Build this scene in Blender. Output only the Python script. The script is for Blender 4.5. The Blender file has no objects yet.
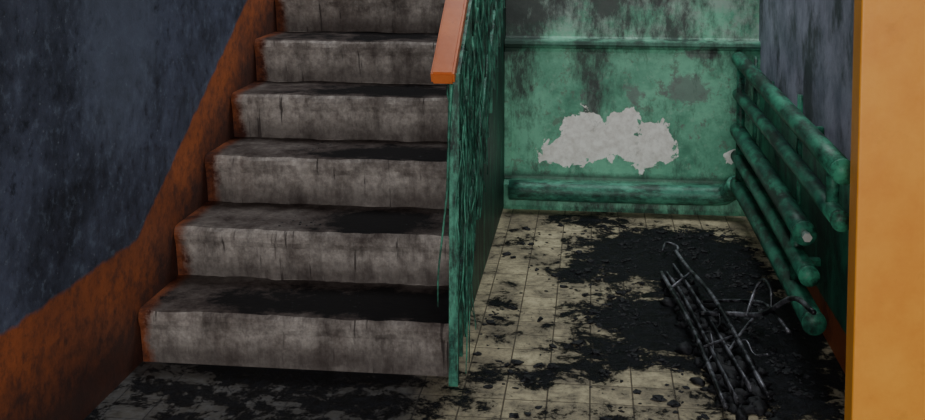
import bpy, bmesh, math, random
from mathutils import Vector, noise
random.seed(7)
S = bpy.context.scene
COL = S.collection

# ---------------------------------------------------------------- materials
def lin(c):
    return tuple(((v/255)/12.92 if v/255 <= .04045 else ((v/255+.055)/1.055)**2.4) for v in c)+(1,)

class M:
    def __init__(s, name):
        s.m = bpy.data.materials.new(name); s.m.use_nodes = True
        s.nt = s.m.node_tree; s.n = s.nt.nodes; s.l = s.nt.links
        s.b = s.n['Principled BSDF']
        s.co = s.n.new('ShaderNodeTexCoord').outputs['Object']
    def inp(s, sock, v):
        if isinstance(v, (int, float)): sock.default_value = v
        elif isinstance(v, (tuple, list)):
            sock.default_value = v if len(v) == len(sock.default_value) else v[:3]
        else: s.l.new(v, sock)
    def math(s, op, a, b=0, c=0, clamp=False):
        n = s.n.new('ShaderNodeMath'); n.operation = op; n.use_clamp = clamp
        s.inp(n.inputs[0], a); s.inp(n.inputs[1], b); s.inp(n.inputs[2], c)
        return n.outputs[0]
    def scale(s, v, sc=(1,1,1), loc=(0,0,0)):
        n = s.n.new('ShaderNodeMapping'); s.inp(n.inputs[0], v)
        n.inputs['Scale'].default_value = sc; n.inputs['Location'].default_value = loc
        return n.outputs[0]
    def noise(s, sc=5, det=6, rough=.6, v=None, dist=0):
        n = s.n.new('ShaderNodeTexNoise'); s.inp(n.inputs['Vector'], v or s.co)
        n.inputs['Scale'].default_value = sc; n.inputs['Detail'].default_value = det
        n.inputs['Roughness'].default_value = rough; n.inputs['Distortion'].default_value = dist
        return n.outputs[0]
    def ramp(s, v, a, b, lo=0., hi=1.):
        n = s.n.new('ShaderNodeMapRange'); s.inp(n.inputs[0], v)
        n.inputs[1].default_value = a; n.inputs[2].default_value = b
        n.inputs[3].default_value = lo; n.inputs[4].default_value = hi
        return n.outputs[0]
    def mix(s, f, a, b):
        n = s.n.new('ShaderNodeMix'); n.data_type = 'RGBA'
        s.inp(n.inputs[0], f); s.inp(n.inputs[6], a); s.inp(n.inputs[7], b)
        return n.outputs[2]
    def xyz(s, v=None):
        n = s.n.new('ShaderNodeSeparateXYZ'); s.inp(n.inputs[0], v or s.co)
        return n.outputs
    def normal(s):
        return s.xyz(s.n.new('ShaderNodeNewGeometry').outputs['Normal'])
    def blobs(s, bl):
        tot = None
        for (c, r, st) in bl:
            a = s.n.new('ShaderNodeVectorMath'); a.operation = 'SUBTRACT'
            s.l.new(s.co, a.inputs[0]); a.inputs[1].default_value = c
            d = s.n.new('ShaderNodeVectorMath'); d.operation = 'DIVIDE'
            s.l.new(a.outputs[0], d.inputs[0]); d.inputs[1].default_value = r
            g = s.n.new('ShaderNodeVectorMath'); g.operation = 'LENGTH'
            s.l.new(d.outputs[0], g.inputs[0])
            o = s.ramp(g.outputs['Value'], 0, 1, st, 0)
            tot = o if tot is None else s.math('ADD', tot, o)
        return tot
    def done(s, color, rough=.7, bump=None, bs=.3, bd=.01, metal=0, spec=.4):
        s.inp(s.b.inputs['Base Color'], color); s.inp(s.b.inputs['Roughness'], rough)
        s.b.inputs['Metallic'].default_value = metal
        s.b.inputs['Specular IOR Level'].default_value = spec
        if bump is not None:
            n = s.n.new('ShaderNodeBump'); n.inputs['Strength'].default_value = bs
            n.inputs['Distance'].default_value = bd
            s.l.new(bump, n.inputs['Height']); s.l.new(n.outputs[0], s.b.inputs['Normal'])
        return s.m

ORANGE = lin((172, 92, 50)); ORANGE_D = lin((106, 58, 40))
BLUE = lin((82, 88, 108)); BLUE_D = lin((38, 41, 52))
GREEN = lin((60, 142, 112)); GREEN_D = lin((26, 70, 60))
SOOT = lin((11, 10, 12))
BIG = 1e6

def mat_leftwall():
    m = M('wall_paint_blue_orange')
    x, y, z = m.xyz()
    h = m.math('MAXIMUM', m.math('MULTIPLY_ADD', m.math('SUBTRACT', y, 2.97), .5893, .165+.20), .37)
    wob = m.math('MULTIPLY', m.math('SUBTRACT', m.noise(14, 4), .5), .035)
    band = m.ramp(m.math('SUBTRACT', m.math('ADD', h, wob), z), -.006, .006)
    n1 = m.noise(2.2, 8, .7); n2 = m.noise(24, 6, .78); n3 = m.noise(60, 4, .7)
    blue = m.mix(m.ramp(n1, .38, .60), BLUE_D, BLUE)
    blue = m.mix(m.ramp(n2, .54, .64, 0, .35), blue, lin((112, 124, 142)))
    blue = m.mix(m.ramp(n3, .64, .70, 0, .5), blue, lin((160, 168, 176)))
    blue = m.mix(m.ramp(n2, .32, .46, .75, 0), blue, lin((20, 22, 30)))
    sc = m.blobs([((-1.3, 2.9, .95), (BIG, .40, .5), .6)])  # bluish sheen painted into the wall colour as a lighter patch
    blue = m.mix(m.ramp(m.math('ADD', sc, m.math('MULTIPLY', n2, .5)), .38, .62, 0, .45), blue, lin((104, 112, 130)))
    org = m.mix(m.ramp(n1, .3, .62), ORANGE_D, ORANGE)
    org = m.mix(m.ramp(n2, .46, .64, 0, .7), org, lin((78, 50, 40)))
    gr = m.math('ADD', m.math('SUBTRACT', h, z), m.math('MULTIPLY', m.math('SUBTRACT', n2, .5), .25))
    org = m.mix(m.ramp(gr, .08, .26, 0, .88), org, lin((46, 34, 33)))
    col = m.mix(band, blue, org)
    s = m.math('ADD', m.ramp(z, .5, 1.3, 0, .55), m.math('MULTIPLY', n1, .5))
    col = m.mix(m.ramp(s, .55, .85, 0, .6), col, SOOT)
    return m.done(col, m.ramp(n2, .3, .7, .4, .65), n2, .35, .006)

def mat_blue():
    m = M('wall_paint_blue'); n1 = m.noise(3, 8, .7); n2 = m.noise(22, 6, .75)
    c = m.mix(m.ramp(n1, .35, .66), BLUE_D, BLUE)
    return m.done(c, .55, n2, .3, .006)

def mat_rightwall():
    m = M('wall_paint_blue_green'); x, y, z = m.xyz()
    n1 = m.noise(4, 8, .7); n2 = m.noise(22, 6, .75)
    dr = m.noise(3.5, 8, .72, m.scale(m.co, (1, 1, .8), (3, 3, 3)))
    blue = m.mix(m.ramp(n1, .33, .6), lin((92, 94, 112)), lin((160, 158, 180)))
    gr = m.mix(m.ramp(n1, .35, .6), GREEN_D, GREEN)
    b = m.ramp(m.math('ADD', z, m.math('MULTIPLY', n2, .08)), .60, .612)
    c = m.mix(b, gr, blue)
    o = m.ramp(m.math('ADD', z, m.math('MULTIPLY', n2, .03)), .125, .132)
    c = m.mix(o, ORANGE, c)
    c = m.mix(m.ramp(dr, .48, .60, 0, .8), c, lin((36, 36, 40)))
    return m.done(c, .5, n2, .35, .006)

def mat_green(name='green_paint', soot=.5, sc=1., bright=1, st=(3, 3, .8), th=.44):
    m = M(name); n1 = m.noise(7*sc, 8, .7); n2 = m.noise(35, 5, .7)
    g = GREEN if bright == 1 else lin((92, 168, 140))
    c = m.mix(m.ramp(n1, .35, .62), GREEN_D, g)
    v = m.noise(9*sc, 7, .74, m.scale(m.co, st))
    c = m.mix(m.ramp(v, th, th+.16, 0, soot), c, lin((22, 26, 25)))
    c = m.mix(m.ramp(n2, .60, .7, 0, .45), c, lin((110, 124, 116)))
    return m.done(c, .5, n2, .25, .003, spec=.3)

def mat_backwall():
    m = M('wall_paint_green'); x, y, z = m.xyz()
    n1 = m.noise(3.2, 9, .70); n2 = m.noise(30, 6, .7); n3 = m.noise(9, 9, .72); n4 = m.noise(16, 8, .75)
    n5 = m.noise(12, 4, .5, None, 1.2)
    c = m.mix(m.ramp(n1, .36, .58), lin((66, 134, 108)), lin((124, 198, 164)))
    c = m.mix(m.ramp(n3, .50, .66, 0, .5), c, lin((50, 110, 86)))
    c = m.mix(m.ramp(n2, .56, .70, 0, .4), c, lin((164, 206, 182)))
    c = m.mix(m.ramp(n4, .56, .62, 0, .55), c, lin((100, 102, 94)))
    sm = m.blobs([((.42, 4.86, .54), (.16, BIG, .12), .55), ((.18, 4.86, .52), (.10, BIG, .10), .4),
                  ((.0, 4.86, .50), (.10, BIG, .24), .4), ((.48, 4.86, .70), (.2, BIG, .05), .4),
                  ((-.3, 4.86, .88), (.30, BIG, .18), .5), ((.62, 4.86, .45), (.1, BIG, .25), .25),
                  ((.45, 4.86, .36), (.14, BIG, .08), .3), ((.2, 4.86, .95), (.6, BIG, .12), .35)])
    c = m.mix(m.ramp(m.math('ADD', sm, m.math('SUBTRACT', n4, .5)), .20, .30, 0, .7), c, lin((108, 110, 110)))
    up = m.math('MULTIPLY', m.ramp(z, .745, .765), m.ramp(n3, .42, .58))
    c = m.mix(m.math('MULTIPLY', up, .7), c, lin((168, 188, 176)))
    dr = m.noise(4, 9, .76, m.scale(m.co, (2.6, 2.4, 1.0), (1, 0, 2)))
    d = m.math('ADD', dr, m.blobs([((.02, 4.86, .68), (.14, BIG, .34), .22), ((-.36, 4.86, .8), (.22, BIG, .5), .28),
                                   ((.05, 4.86, .96), (.9, BIG, .20), .24), ((.2, 4.86, .0), (.8, BIG, .14), .22),
                                   ((.38, 4.86, .76), (.4, BIG, .14), .18), ((.70, 4.86, .5), (.12, BIG, .5), .16)]))
    c = m.mix(m.ramp(d, .55, .72, 0, .88), c, lin((32, 36, 36)))
    crease_shade = m.blobs([((0, 4.86, .738), (BIG, BIG, .03), .5), ((0, 4.86, .14), (BIG, BIG, .035), .5)])  # shadow lines at ledge and panel foot, painted as dark green
    c = m.mix(m.ramp(m.math('ADD', crease_shade, m.math('MULTIPLY', m.math('SUBTRACT', n4, .5), .8)), .12, .4, 0, .7), c, lin((30, 56, 46)))
    w = m.blobs([((-.13, 4.86, .24), (.15, BIG, .09), 1.), ((-.05, 4.86, .36), (.12, BIG, .12), 1.),
                 ((.06, 4.86, .31), (.16, BIG, .14), .9), ((.14, 4.86, .41), (.09, BIG, .08), .9),
                 ((.24, 4.86, .27), (.15, BIG, .13), 1.), ((.30, 4.86, .36), (.08, BIG, .07), .6),
                 ((.61, 4.86, .25), (.045, BIG, .05), .8)])
    wn = m.math('ADD', m.math('ADD', w, m.math('MULTIPLY', m.math('SUBTRACT', n5, .5), 1.3)), m.math('MULTIPLY', m.math('SUBTRACT', n3, .5), 1.2))
    inside = m.ramp(w, .02, .08)
    pl = m.mix(m.ramp(n2, .4, .65), lin((255, 254, 248)), lin((224, 220, 212)))
    pl = m.mix(m.ramp(n4, .57, .68, 0, .5), pl, lin((150, 150, 142)))
    c = m.mix(m.math('MULTIPLY', m.ramp(wn, .30, .35), inside), c, pl)
    return m.done(c, .5, n3, .4, .006)

TREADBLOBS = [((-.62, 3.10, .165), (.75, .22, .07), .38), ((-.68, 3.36, .33), (.24, .22, .10), .46),
              ((-.60, 3.62, .495), (.55, .18, .05), .34), ((-.75, 3.95, .66), (.5, .20, .06), .30),
              ((-.8, 4.3, .8), (.6, .35, .1), .28), ((-.9, 4.45, 1.0), (.3, .3, .2), .25), ((-.7, 2.98, .05), (.6, .2, .07), .2)]
def mat_stairs():
    m = M('sooty_concrete'); x, y, z = m.xyz(); nx, ny, nz = m.normal()
    n1 = m.noise(4, 8, .7); n2 = m.noise(40, 6, .75); n3 = m.noise(8, 10, .78)
    base = m.mix(m.ramp(n2, .3, .7), lin((124, 116, 112)), lin((184, 176, 168)))
    base = m.mix(m.ramp(n1, .46, .64, 0, .55), base, lin((100, 88, 82)))
    t = m.ramp(nz, .75, 1.0)
    f = m.math('ADD', m.math('MULTIPLY', t, .25), m.blobs(TREADBLOBS))
    f = m.math('ADD', f, m.math('MULTIPLY', n3, .95))
    base = m.mix(m.math('MULTIPLY', t, .45), base, lin((58, 45, 42)))
    base = m.mix(m.ramp(f, .46, .80, 0, .84), base, lin((50, 39, 37)))
    base = m.mix(m.ramp(f, .80, .90, 0, .93), base, SOOT)
    it = m.math('SUBTRACT', 1, t)
    dr = m.noise(5, 8, .75, m.scale(m.co, (2.2, .6, .8)))
    base = m.mix(m.math('MULTIPLY', m.ramp(dr, .46, .68, 0, .75), it), base, lin((50, 42, 40)))
    d2 = m.noise(16, 3, .6, m.scale(m.co, (3, .2, .25)))
    base = m.mix(m.math('MULTIPLY', m.ramp(d2, .65, .70, 0, .75), it), base, lin((36, 30, 30)))
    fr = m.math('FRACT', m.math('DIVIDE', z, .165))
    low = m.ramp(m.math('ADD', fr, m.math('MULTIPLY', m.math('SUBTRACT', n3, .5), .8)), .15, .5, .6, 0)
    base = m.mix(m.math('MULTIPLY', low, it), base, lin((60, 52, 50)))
    o = m.ramp(m.math('ADD', x, m.math('MULTIPLY', m.math('SUBTRACT', n3, .5), .16)), -1.28, -1.25)
    base = m.mix(o, m.mix(m.ramp(n3, .4, .6), lin((60, 34, 28)), lin((128, 70, 42))), base)
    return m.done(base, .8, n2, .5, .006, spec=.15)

FB = [((-.02, 4.66, 0), (.30, .16, 1), .40), ((.20, 4.30, 0), (.38, .42, 1), .58), ((.45, 4.20, 0), (.38, .5, 1), .54),
      ((.0, 3.95, 0), (.26, .32, 1), .38), ((.45, 3.60, 0), (.46, .60, 1), .60), ((.14, 3.50, 0), (.34, .26, 1), .50),
      ((.06, 3.20, 0), (.28, .20, 1), .46), ((.52, 3.1, 0), (.34, .55, 1), .57), ((-.9, 2.75, 0), (1.0, .6, 1), .30),
      ((-.12, 3.02, 0), (.22, .12, 1), .32), ((-.28, 4.3, 0), (.16, .26, 1), .24), ((-.42, 2.4, 0), (.5, .5, 1), .2),
      ((.15, 2.75, 0), (.3, .2, 1), .25), ((-.30, 3.5, 0), (.12, .3, 1), .26), ((-.75, 2.98, 0), (.6, .12, 1), .35)]
def fdens(x, y):
    return sum(s*max(0, 1-math.hypot((x-c[0])/r[0], (y-c[1])/r[1])) for c, r, s in FB)

def mat_floor():
    m = M('floor_tiles'); x, y, z = m.xyz()
    br = m.n.new('ShaderNodeTexBrick'); m.l.new(m.co, br.inputs['Vector'])
    br.offset = 0; br.inputs['Scale'].default_value = 1; br.inputs['Brick Width'].default_value = .115
    br.inputs['Row Height'].default_value = .115; br.inputs['Mortar Size'].default_value = .0024
    br.inputs['Mortar Smooth'].default_value = .7
    br.inputs['Color1'].default_value = lin((196, 184, 150)); br.inputs['Color2'].default_value = lin((170, 158, 130))
    br.inputs['Mortar'].default_value = lin((98, 88, 72))
    n1 = m.noise(4, 8, .7); n2 = m.noise(28, 7, .75); n3 = m.noise(8, 14, .80, None, .3); n4 = m.noise(55, 5, .75)
    c = m.mix(m.ramp(n1, .42, .64, 0, .6), br.outputs[0], lin((108, 98, 82)))
    c = m.mix(m.ramp(n2, .46, .64, 0, .6), c, lin((102, 95, 84)))
    c = m.mix(m.ramp(n4, .57, .65, 0, .7), c, lin((40, 38, 36)))
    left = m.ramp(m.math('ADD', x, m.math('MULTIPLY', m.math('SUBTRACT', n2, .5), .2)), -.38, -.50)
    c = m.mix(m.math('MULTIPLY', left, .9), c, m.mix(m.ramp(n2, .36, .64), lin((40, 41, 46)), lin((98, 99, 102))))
    f = m.math('ADD', m.blobs(FB), m.math('MULTIPLY', m.math('SUBTRACT', n3, .5), 2.1))
    c = m.mix(m.ramp(f, -.08, .28, 0, .72), c, lin((54, 50, 48)))
    k = m.ramp(f, .22, .28)
    c = m.mix(k, c, m.mix(m.ramp(n2, .42, .68), lin((6, 6, 8)), lin((34, 36, 44))))
    hb = m.math('ADD', m.math('MULTIPLY', m.math('MULTIPLY', k, m.math('ADD', n2, n4)), 1.3), m.math('MULTIPLY', br.outputs['Fac'], -.15))
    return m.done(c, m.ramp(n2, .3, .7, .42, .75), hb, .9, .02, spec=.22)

def mat_orange(name, c1, c2, soot=.35):
    m = M(name); n1 = m.noise(5, 8, .7); n2 = m.noise(30, 6, .7)
    c = m.mix(m.ramp(n1, .3, .65), c1, c2)
    c = m.mix(m.ramp(m.noise(12, 8, .75), .58, .7, 0, soot), c, lin((70, 30, 14)))
    return m.done(c, .45, n2, .2, .004)

def mat_char():
    m = M('charred_matter'); n = m.noise(60, 6, .7)
    return m.done(m.mix(m.ramp(n, .4, .7), lin((6, 6, 8)), lin((34, 34, 40))), .65, n, .8, .004, spec=.3)
def mat_metal():
    m = M('burnt_steel'); n = m.noise(10, 6, .75)
    return m.done(m.mix(m.ramp(n, .46, .64), lin((22, 22, 26)), lin((128, 128, 136))), .45, n, .3, .003, metal=.4)
def mat_plaster():
    m = M('whitewash'); n = m.noise(5, 7, .7)
    return m.done(m.mix(m.ramp(n, .35, .65), lin((90, 88, 88)), lin((170, 168, 165))), .9, n, .2, .005)
def mat_bright():
    m = M('valve_steel'); n = m.noise(30, 3, .5)
    return m.done(m.mix(n, lin((150, 160, 158)), lin((225, 230, 228))), .3, metal=.6)

LW, BL, RW, BW, ST, FL = mat_leftwall(), mat_blue(), mat_rightwall(), mat_backwall(), mat_stairs(), mat_floor()
GP = mat_green('green_paint_railing', .85, 2., bright=2)
PIPE = mat_green('green_paint_pipes', .9, .8, st=(2, .6, 2), th=.42)
PIPEX = mat_green('green_paint_feed_pipe', .8, .8, bright=2, st=(.8, 2, 2))
FLANK = mat_green('green_paint_stringer', .93, .9, st=(2.2, 2.2, .5), th=.37)
JO = mat_orange('orange_wall_paint', lin((222, 140, 48)), lin((240, 164, 62)), .1)
HO = mat_orange('orange_handrail_paint', lin((178, 90, 44)), lin((208, 112, 54)), .45)
CH, ME, PL, BR = mat_char(), mat_metal(), mat_plaster(), mat_bright()

# ---------------------------------------------------------------- mesh helpers
def obj(name, bm, mats, parent=None, smooth=False):
    me = bpy.data.meshes.new(name); bmesh.ops.recalc_face_normals(bm, faces=bm.faces)
    bm.to_mesh(me); bm.free()
    for m in (mats if isinstance(mats, list) else [mats]): me.materials.append(m)
    if smooth:
        for p in me.polygons: p.use_smooth = True
    o = bpy.data.objects.new(name, me); COL.objects.link(o)
    if parent: o.parent = parent
    return o
def empty(name):
    o = bpy.data.objects.new(name, None); COL.objects.link(o); return o
def box(bm, a, b, bev=0, mi=0):
    r = bmesh.ops.create_cube(bm, size=1)
    for v in r['verts']:
        v.co = Vector([(a[i]+b[i])/2 + v.co[i]*(b[i]-a[i]) for i in range(3)])
    fs = set(f for v in r['verts'] for f in v.link_faces)
    for f in fs: f.material_index = mi
    if bev:
        es = list(set(e for v in r['verts'] for e in v.link_edges))
        bmesh.ops.bevel(bm, geom=es, offset=bev, segments=3, affect='EDGES', profile=.5)
def catmull(pts, n=6):
    pts = [Vector(p) for p in pts]
    if len(pts) < 3: return pts
    P = [2*pts[0]-pts[1]]+pts+[2*pts[-1]-pts[-2]]; out = []
    for i in range(1, len(P)-2):
        for k in range(n):
            t = k/n; a, b, c, d = P[i-1:i+3]
            out.append(.5*((2*b)+(c-a)*t+(2*a-5*b+4*c-d)*t*t+(3*b-a-3*c+d)*t**3))
    out.append(pts[-1]); return out
def tube(bm, pts, r, seg=10, smooth=True, square=False, rz=None, mi=0):
    pts = catmull(pts) if smooth else [Vector(p) for p in pts]
    rings = []; ref = None
    for i, p in enumerate(pts):
        t = (pts[min(i+1, len(pts)-1)]-pts[max(i-1, 0)]).normalized()
        if ref is None:
            ref = Vector((1, 0, 0)) if abs(t.x) < .8 else Vector((0, 0, 1))
        u = (ref - t*ref.dot(t)).normalized(); ref = u; w = t.cross(u)
        rr = r(i/(len(pts)-1)) if callable(r) else r
        sg = 4 if square else seg; off = math.pi/4 if square else 0
        k = math.sqrt(2) if square else 1
        rings.append([bm.verts.new(p+u*math.cos(2*math.pi*j/sg+off)*rr*k + w*math.sin(2*math.pi*j/sg+off)*(rz or rr)*k) for j in range(sg)])
    n = len(rings[0])
    for a, b in zip(rings, rings[1:]):
        for j in range(n):
            bm.faces.new((a[j], a[(j+1) % n], b[(j+1) % n], b[j])).material_index = mi
    bm.faces.new(rings[0][::-1]).material_index = mi; bm.faces.new(rings[-1]).material_index = mi
def chunk(bm, p, s, flat=.4, seed=0, mi=0):
    r = bmesh.ops.create_icosphere(bm, subdivisions=2 if s > .012 else 1, radius=1)
    a = random.random()*6.28; ca, sa = math.cos(a), math.sin(a); e = random.uniform(.4, 1)
    for v in r['verts']:
        q = v.co.copy(); q *= 1+.9*noise.noise(q*1.8+Vector((seed*3.1, 0, 7)))
        q = Vector((q.x, q.y*e, max(q.z, -.5)*flat))
        v.co = Vector((q.x*ca-q.y*sa, q.x*sa+q.y*ca, q.z+.5*flat))*s + Vector(p)

# ---------------------------------------------------------------- stair data
XL, XR, XW = -1.30, -.39, .72
T, R, Y1, YB = .28, .165, 2.97, 4.86
NS = 9
CEIL = 3.6

# room shell
bm = bmesh.new(); box(bm, (-1.5, -2.2, -.12), (1.8, YB+.2, 0)); obj('floor', bm, FL)
bm = bmesh.new(); box(bm, (-1.5, -2.2, 0), (XL, 7.2, CEIL)); obj('wall_left', bm, LW)
bm = bmesh.new(); box(bm, (XW, 2.68, 0), (XW+.2, 5.2, CEIL)); obj('wall_right', bm, RW)
bm = bmesh.new(); box(bm, (1.6, -2.2, 0), (1.8, 2.6, CEIL)); obj('wall_front_right', bm, BL)
bm = bmesh.new(); box(bm, (.612, 2.60, 0), (1.8, 2.68, CEIL), .006); obj('wall_jamb', bm, JO)
bm = bmesh.new(); box(bm, (-1.5, -2.2, CEIL), (1.8, 7.2, CEIL+.1)); obj('ceiling', bm, PL)
bm = bmesh.new(); box(bm, (XL, 7.0, 0), (1.8, 7.2, CEIL)); obj('wall_upper_back', bm, BL)
bm = bmesh.new()
prof = [(5.06, 0), (4.80, 0), (4.797, .02), (4.80, .11), (4.825, .125), (4.842, .128), (4.845, .14)]
prof += [(4.845, .70), (4.842, .715), (4.832, .722), (4.828, .735), (4.834, .748), (4.85, .755), (4.885, .757), (4.89, .765), (4.89, 1.5), (5.06, 1.5)]
vs0 = [bm.verts.new((XR+.002, y, z)) for y, z in prof]; vs1 = [bm.verts.new((XW, y, z)) for y, z in prof]
for i in range(len(prof)):
    j = (i+1) % len(prof); bm.faces.new((vs0[i], vs0[j], vs1[j], vs1[i]))
bm.faces.new(vs0); bm.faces.new(vs1[::-1])
box(bm, (XR+.002, 4.832, .14), (XR+.035, 4.846, .70)); box(bm, (XW-.03, 4.832, .14), (XW, 4.846, .70))
obj('wall_back', bm, BW)

# staircase
bm = bmesh.new()
XS = XL+.002
pr = [(Y1+.03, 0)]
for k in range(NS):
    y = Y1+k*T; z = (k+1)*R
    pr += [(y+.030, z-R+.0), (y+.014, z-.06), (y+.004, z-.040), (y, z-.026), (y+.003, z-.012), (y+.011, z-.003), (y+.026, z)]
    if k < NS-1: pr += [(y+T+.03, z)]
pr = [p for i, p in enumerate(pr) if i == 0 or p != pr[i-1]]
yend = 6.99
pr += [(yend, NS*R), (yend, NS*R-.2), (Y1+(NS-1)*T+.3, NS*R-.25), (Y1+NS*T, 0)]
N = 60
cols = []
for c in range(N+1):
    x = XS+(XR-XS)*c/N
    cols.append([bm.verts.new((x, y, z)) for y, z in pr])
for c in range(N):
    for i in range(len(pr)):
        j = (i+1) % len(pr); bm.faces.new((cols[c][i], cols[c][j], cols[c+1][j], cols[c+1][i]))
f = bm.faces.new(cols[-1]); f.material_index = 1; f.normal_update()
bmesh.ops.triangulate(bm, faces=[f], ngon_method='EAR_CLIP')
for c in cols[1:-1]:
    for v in c:
        if 0.01 < v.co.z < NS*R+.01 and v.co.y < 6:
            v.co.y += .009*noise.noise(v.co*9)+.009*noise.noise(v.co*30); v.co.z += .004*noise.noise(v.co*7+Vector((4, 0, 0)))
stairs = obj('staircase', bm, [ST, FLANK])

# ---------------------------------------------------------------- railing
rail = empty('stair_railing')
def hz(y): return .88+.5893*(y-2.93)
bm = bmesh.new()
pa = Vector((XR-.01, 2.90, hz(2.90))); pb = Vector((XR-.01, 5.3, hz(5.3)))
tube(bm, [pa, pb], .032, smooth=False, square=True, rz=.020)
bmesh.ops.bevel(bm, geom=list(bm.edges), offset=.006, segments=2, affect='EDGES')
obj('handrail', bm, HO, rail)
bm = bmesh.new()
XBAL = XR+.018
y = 2.95; i = 0
while y < 5.3:
    zb = max(0, .589*(y-Y1)-.02) if y > 3.02 else 0
    rr = .013 if i == 0 else .0075
    tube(bm, [(XBAL if i else XBAL-.004, y, zb), (XBAL, y, hz(y)-.02)], rr, smooth=False, square=True)
    if i > 0:
        tube(bm, [(XR+.001, y, zb+.03), (XBAL, y, zb+.03)], .006, smooth=False, square=True)
    y += .115; i += 1
for off in (.03, .62):
    tube(bm, [(XBAL, 2.95, hz(2.95)-off), (XBAL, 5.25, hz(5.25)-off)], .012, smooth=False, square=True, rz=.005)
obj('balusters', bm, GP, rail)
bm = bmesh.new()
for i in range(110):
    y = random.uniform(2.90, 3.6) if i < 75 else random.uniform(3.6, 4.7)
    x = XBAL+random.uniform(-.028, .034); z0 = hz(y)-random.choice([.03, .03, .05, .2, .35]); ln = random.uniform(.2, .8)
    zs = max(0, .589*(y-Y1))+.17
    zmin = zs if x < XR+.014 else .02
    pts = []; amp = random.choice([.003, .008, .016]); w = random.uniform(3, 9)
    for k in range(7):
        t = k/6
        pts.append((x+random.uniform(-.005, .005)+amp*math.sin(t*w+i), y+random.uniform(-.012, .012), max(zmin-.01*t, z0-ln*t)))
    r0 = random.uniform(.002, .0048)
    tube(bm, pts, lambda t: r0*(1-.5*t), seg=5)
obj('melted_cable_strands', bm, GP, rail, True)

# ---------------------------------------------------------------- radiator
rad = empty('pipe_radiator')
bm = bmesh.new(); XP = .612
spec = [(.70, .675, 2.75, .030), (.55, .55, 2.76, .025), (.395, .385, 3.22, .033), (.285, .285, 3.14, .028), (.165, .18, 3.06, .032)]
for zf, zn, yn, r in spec:
    tube(bm, [(XP, 4.70, zf), (XP, 4.0, (zf+zn)/2+.004), (XP, yn, zn)], r, seg=20)
    tube(bm, [(XP, yn+.002, zn), (XP, yn-.010, zn)], r*1.06, seg=20, smooth=False)
for yy, z0, z1 in ((4.62, .165, .70), (3.34, .18, .39), (2.86, .55, .68)):
    tube(bm, [(XP, yy, z0), (XP, yy, z1)], .017, seg=12, smooth=False)
for yy in (3.5, 4.45):
    box(bm, (XP+.030, yy, .12), (XP+.042, yy+.03, .74))
    for zz in (.2, .62): box(bm, (XP+.042, yy, zz), (XW-.001, yy+.03, zz+.02))
tube(bm, [(XR+.03, 4.75, .10), (.0, 4.75, .098), (.50, 4.75, .10), (.58, 4.735, .12), (XP, 4.69, .165)], .043, seg=20, mi=1)
obj('pipes', bm, [PIPE, PIPEX], rad, True)
bm = bmesh.new()
tube(bm, [(XP, 3.213, .385), (XP, 3.18, .385)], .011, seg=12, smooth=False)
tube(bm, [(XP, 3.185, .385), (XP, 3.170, .385)], .014, seg=6, smooth=False)
obj('valve_cap', bm, BR, rad)

# ---------------------------------------------------------------- burnt frame on the floor
fr = empty('charred_stroller_frame')
bm = bmesh.new()
tube(bm, [(.32, 4.16, .03), (.34, 3.9, .055), (.40, 3.5, .07), (.47, 2.90, .03)], .007, seg=10)
tube(bm, [(.25, 3.90, .03), (.27, 3.65, .05), (.31, 3.3, .05), (.35, 2.83, .03)], .007, seg=10)
tube(bm, [(.27, 3.92, .02), (.31, 3.6, .035), (.385, 2.86, .03)], .003, square=True, rz=.009)
tube(bm, [(.30, 4.02, .02), (.345, 3.6, .045), (.43, 2.95, .03)], .003, square=True, rz=.008)
tube(bm, [(.32, 4.14, .03), (.33, 4.22, .03), (.29, 4.25, .035), (.27, 4.16, .03)], .005)
for t in (0.2, .7):
    a = Vector((.25, 3.90, .035)).lerp(Vector((.35, 2.88, .03)), t); b = Vector((.33, 4.1, .04)).lerp(Vector((.47, 2.93, .03)), t)
    tube(bm, [a+Vector((0, 0, .012)), b+Vector((0, 0, .016))], .004, smooth=False)
tube(bm, [(.34, 3.42, .06), (.44, 3.46, .05), (.52, 3.36, .09), (.565, 3.12, .225), (.58, 2.90, .265)], .0075)
tube(bm, [(.37, 3.62, .03), (.45, 3.58, .05), (.53, 3.46, .09), (.545, 3.28, .12), (.56, 3.14, .12)], .0055)
tube(bm, [(.48, 3.42, .06), (.52, 3.50, .12), (.545, 3.50, .15), (.55, 3.40, .15), (.54, 3.32, .11)], .005)
tube(bm, [(.40, 3.20, .03), (.45, 3.30, .05), (.50, 3.40, .06), (.54, 3.50, .05)], .005)
for i in range(3):
    a = Vector((random.uniform(.30, .42), random.uniform(3.1, 3.7), .03)); d = random.uniform(-1, 1); pts = [a]
    for k in range(4):
        d += random.uniform(-.6, .6); a = a+Vector((math.cos(d)*.045, math.sin(d)*.06, 0)); a.x = min(a.x, .55)
        pts.append(Vector((a.x, a.y, random.uniform(.01, .06))))
    tube(bm, pts, .0028, seg=6)
obj('bent_tubes', bm, ME, fr, True)
bm = bmesh.new()
for i in range(200):
    t = random.random(); p = Vector((.30, 3.9, 0)).lerp(Vector((.41, 2.83, 0)), t)
    chunk(bm, (p.x+random.gauss(0, .035)*(.6+t), p.y+random.uniform(-.04, .04), -.002), random.uniform(.010, .034), .55, i)
obj('burnt_fabric', bm, CH, fr, True)

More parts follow.
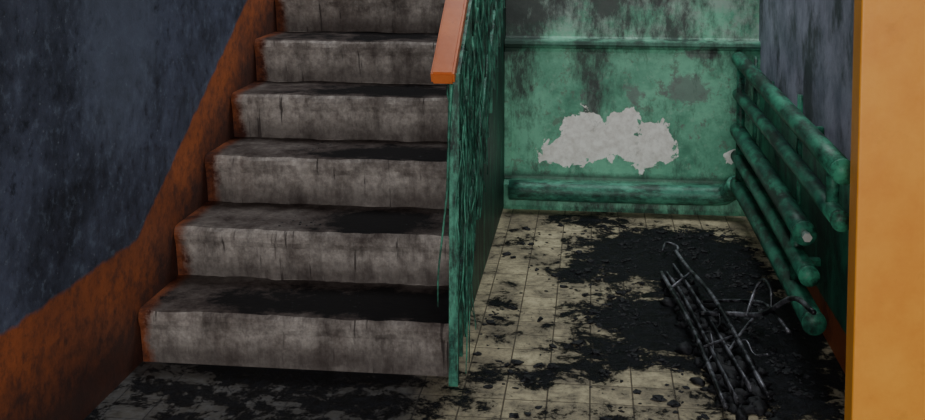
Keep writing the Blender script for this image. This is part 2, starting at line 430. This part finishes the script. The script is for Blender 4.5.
# ---------------------------------------------------------------- soot flakes / debris
bm = bmesh.new(); cnt = 0
while cnt < 1500:
    x = random.uniform(XR+.05, XW-.08); y = random.uniform(2.5, 4.66)
    if abs(x-(.30+(3.9-y)*.11)) < .12 and 2.8 < y < 4.2: continue
    if random.random() < (fdens(x, y)+.02)*1.5 and noise.noise(Vector((x*7, y*7, 0))) > -.1:
        s = random.uniform(.002, .009) if random.random() < .85 else random.uniform(.009, .018)
        chunk(bm, (x, y, -.001), s, .35, cnt); cnt += 1
obj('burnt_debris', bm, CH)
bm = bmesh.new(); cnt = 0
while cnt < 220:
    k = random.choice([0, 0, 0, 1, 1, 2, 2, 3, 4]); x = random.uniform(XL+.1, XR-.05); y = Y1+k*T+random.uniform(.04, T-.01)
    if noise.noise(Vector((x*5, y*5, k))) > .0:
        chunk(bm, (x, y, (k+1)*R-.002), random.uniform(.002, .006), .4, cnt); cnt += 1
obj('ash_crumbs', bm, CH, stairs)

# ---------------------------------------------------------------- light
def area(name, loc, target, size, power, col, sy=None):
    d = bpy.data.lights.new(name, 'AREA'); d.energy = power; d.color = col; d.size = size
    if sy: d.shape = 'RECTANGLE'; d.size_y = sy
    o = bpy.data.objects.new(name, d); COL.objects.link(o); o.location = loc
    o.rotation_euler = (Vector(target)-Vector(loc)).to_track_quat('-Z', 'Y').to_euler(); return o
area('doorway_daylight', (.1, -1.9, 1.5), (.3, 3.5, .6), 1.8, 122, (1, .98, .95), 2.0)
area('far_wall_fill', (.1, 4.6, 3.3), (.15, 4.6, .0), 1.4, 66, (.93, .98, 1.0))  # added fill from above to brighten the far wall; no window modelled
w = bpy.data.worlds.new('World'); S.world = w; w.use_nodes = True
w.node_tree.nodes['Background'].inputs[0].default_value = (.6, .7, .85, 1)
w.node_tree.nodes['Background'].inputs[1].default_value = .5

# ---------------------------------------------------------------- camera
cd = bpy.data.cameras.new('camera'); cam = bpy.data.objects.new('camera', cd); COL.objects.link(cam)
cam.location = (0, 0, 1.30)
cam.rotation_euler = (math.radians(90-3.8), 0, math.radians(6.8))
cd.sensor_width = 36; cd.lens = 1098/925*36; cd.shift_y = -221/925
cd.clip_start = .02
S.camera = cam
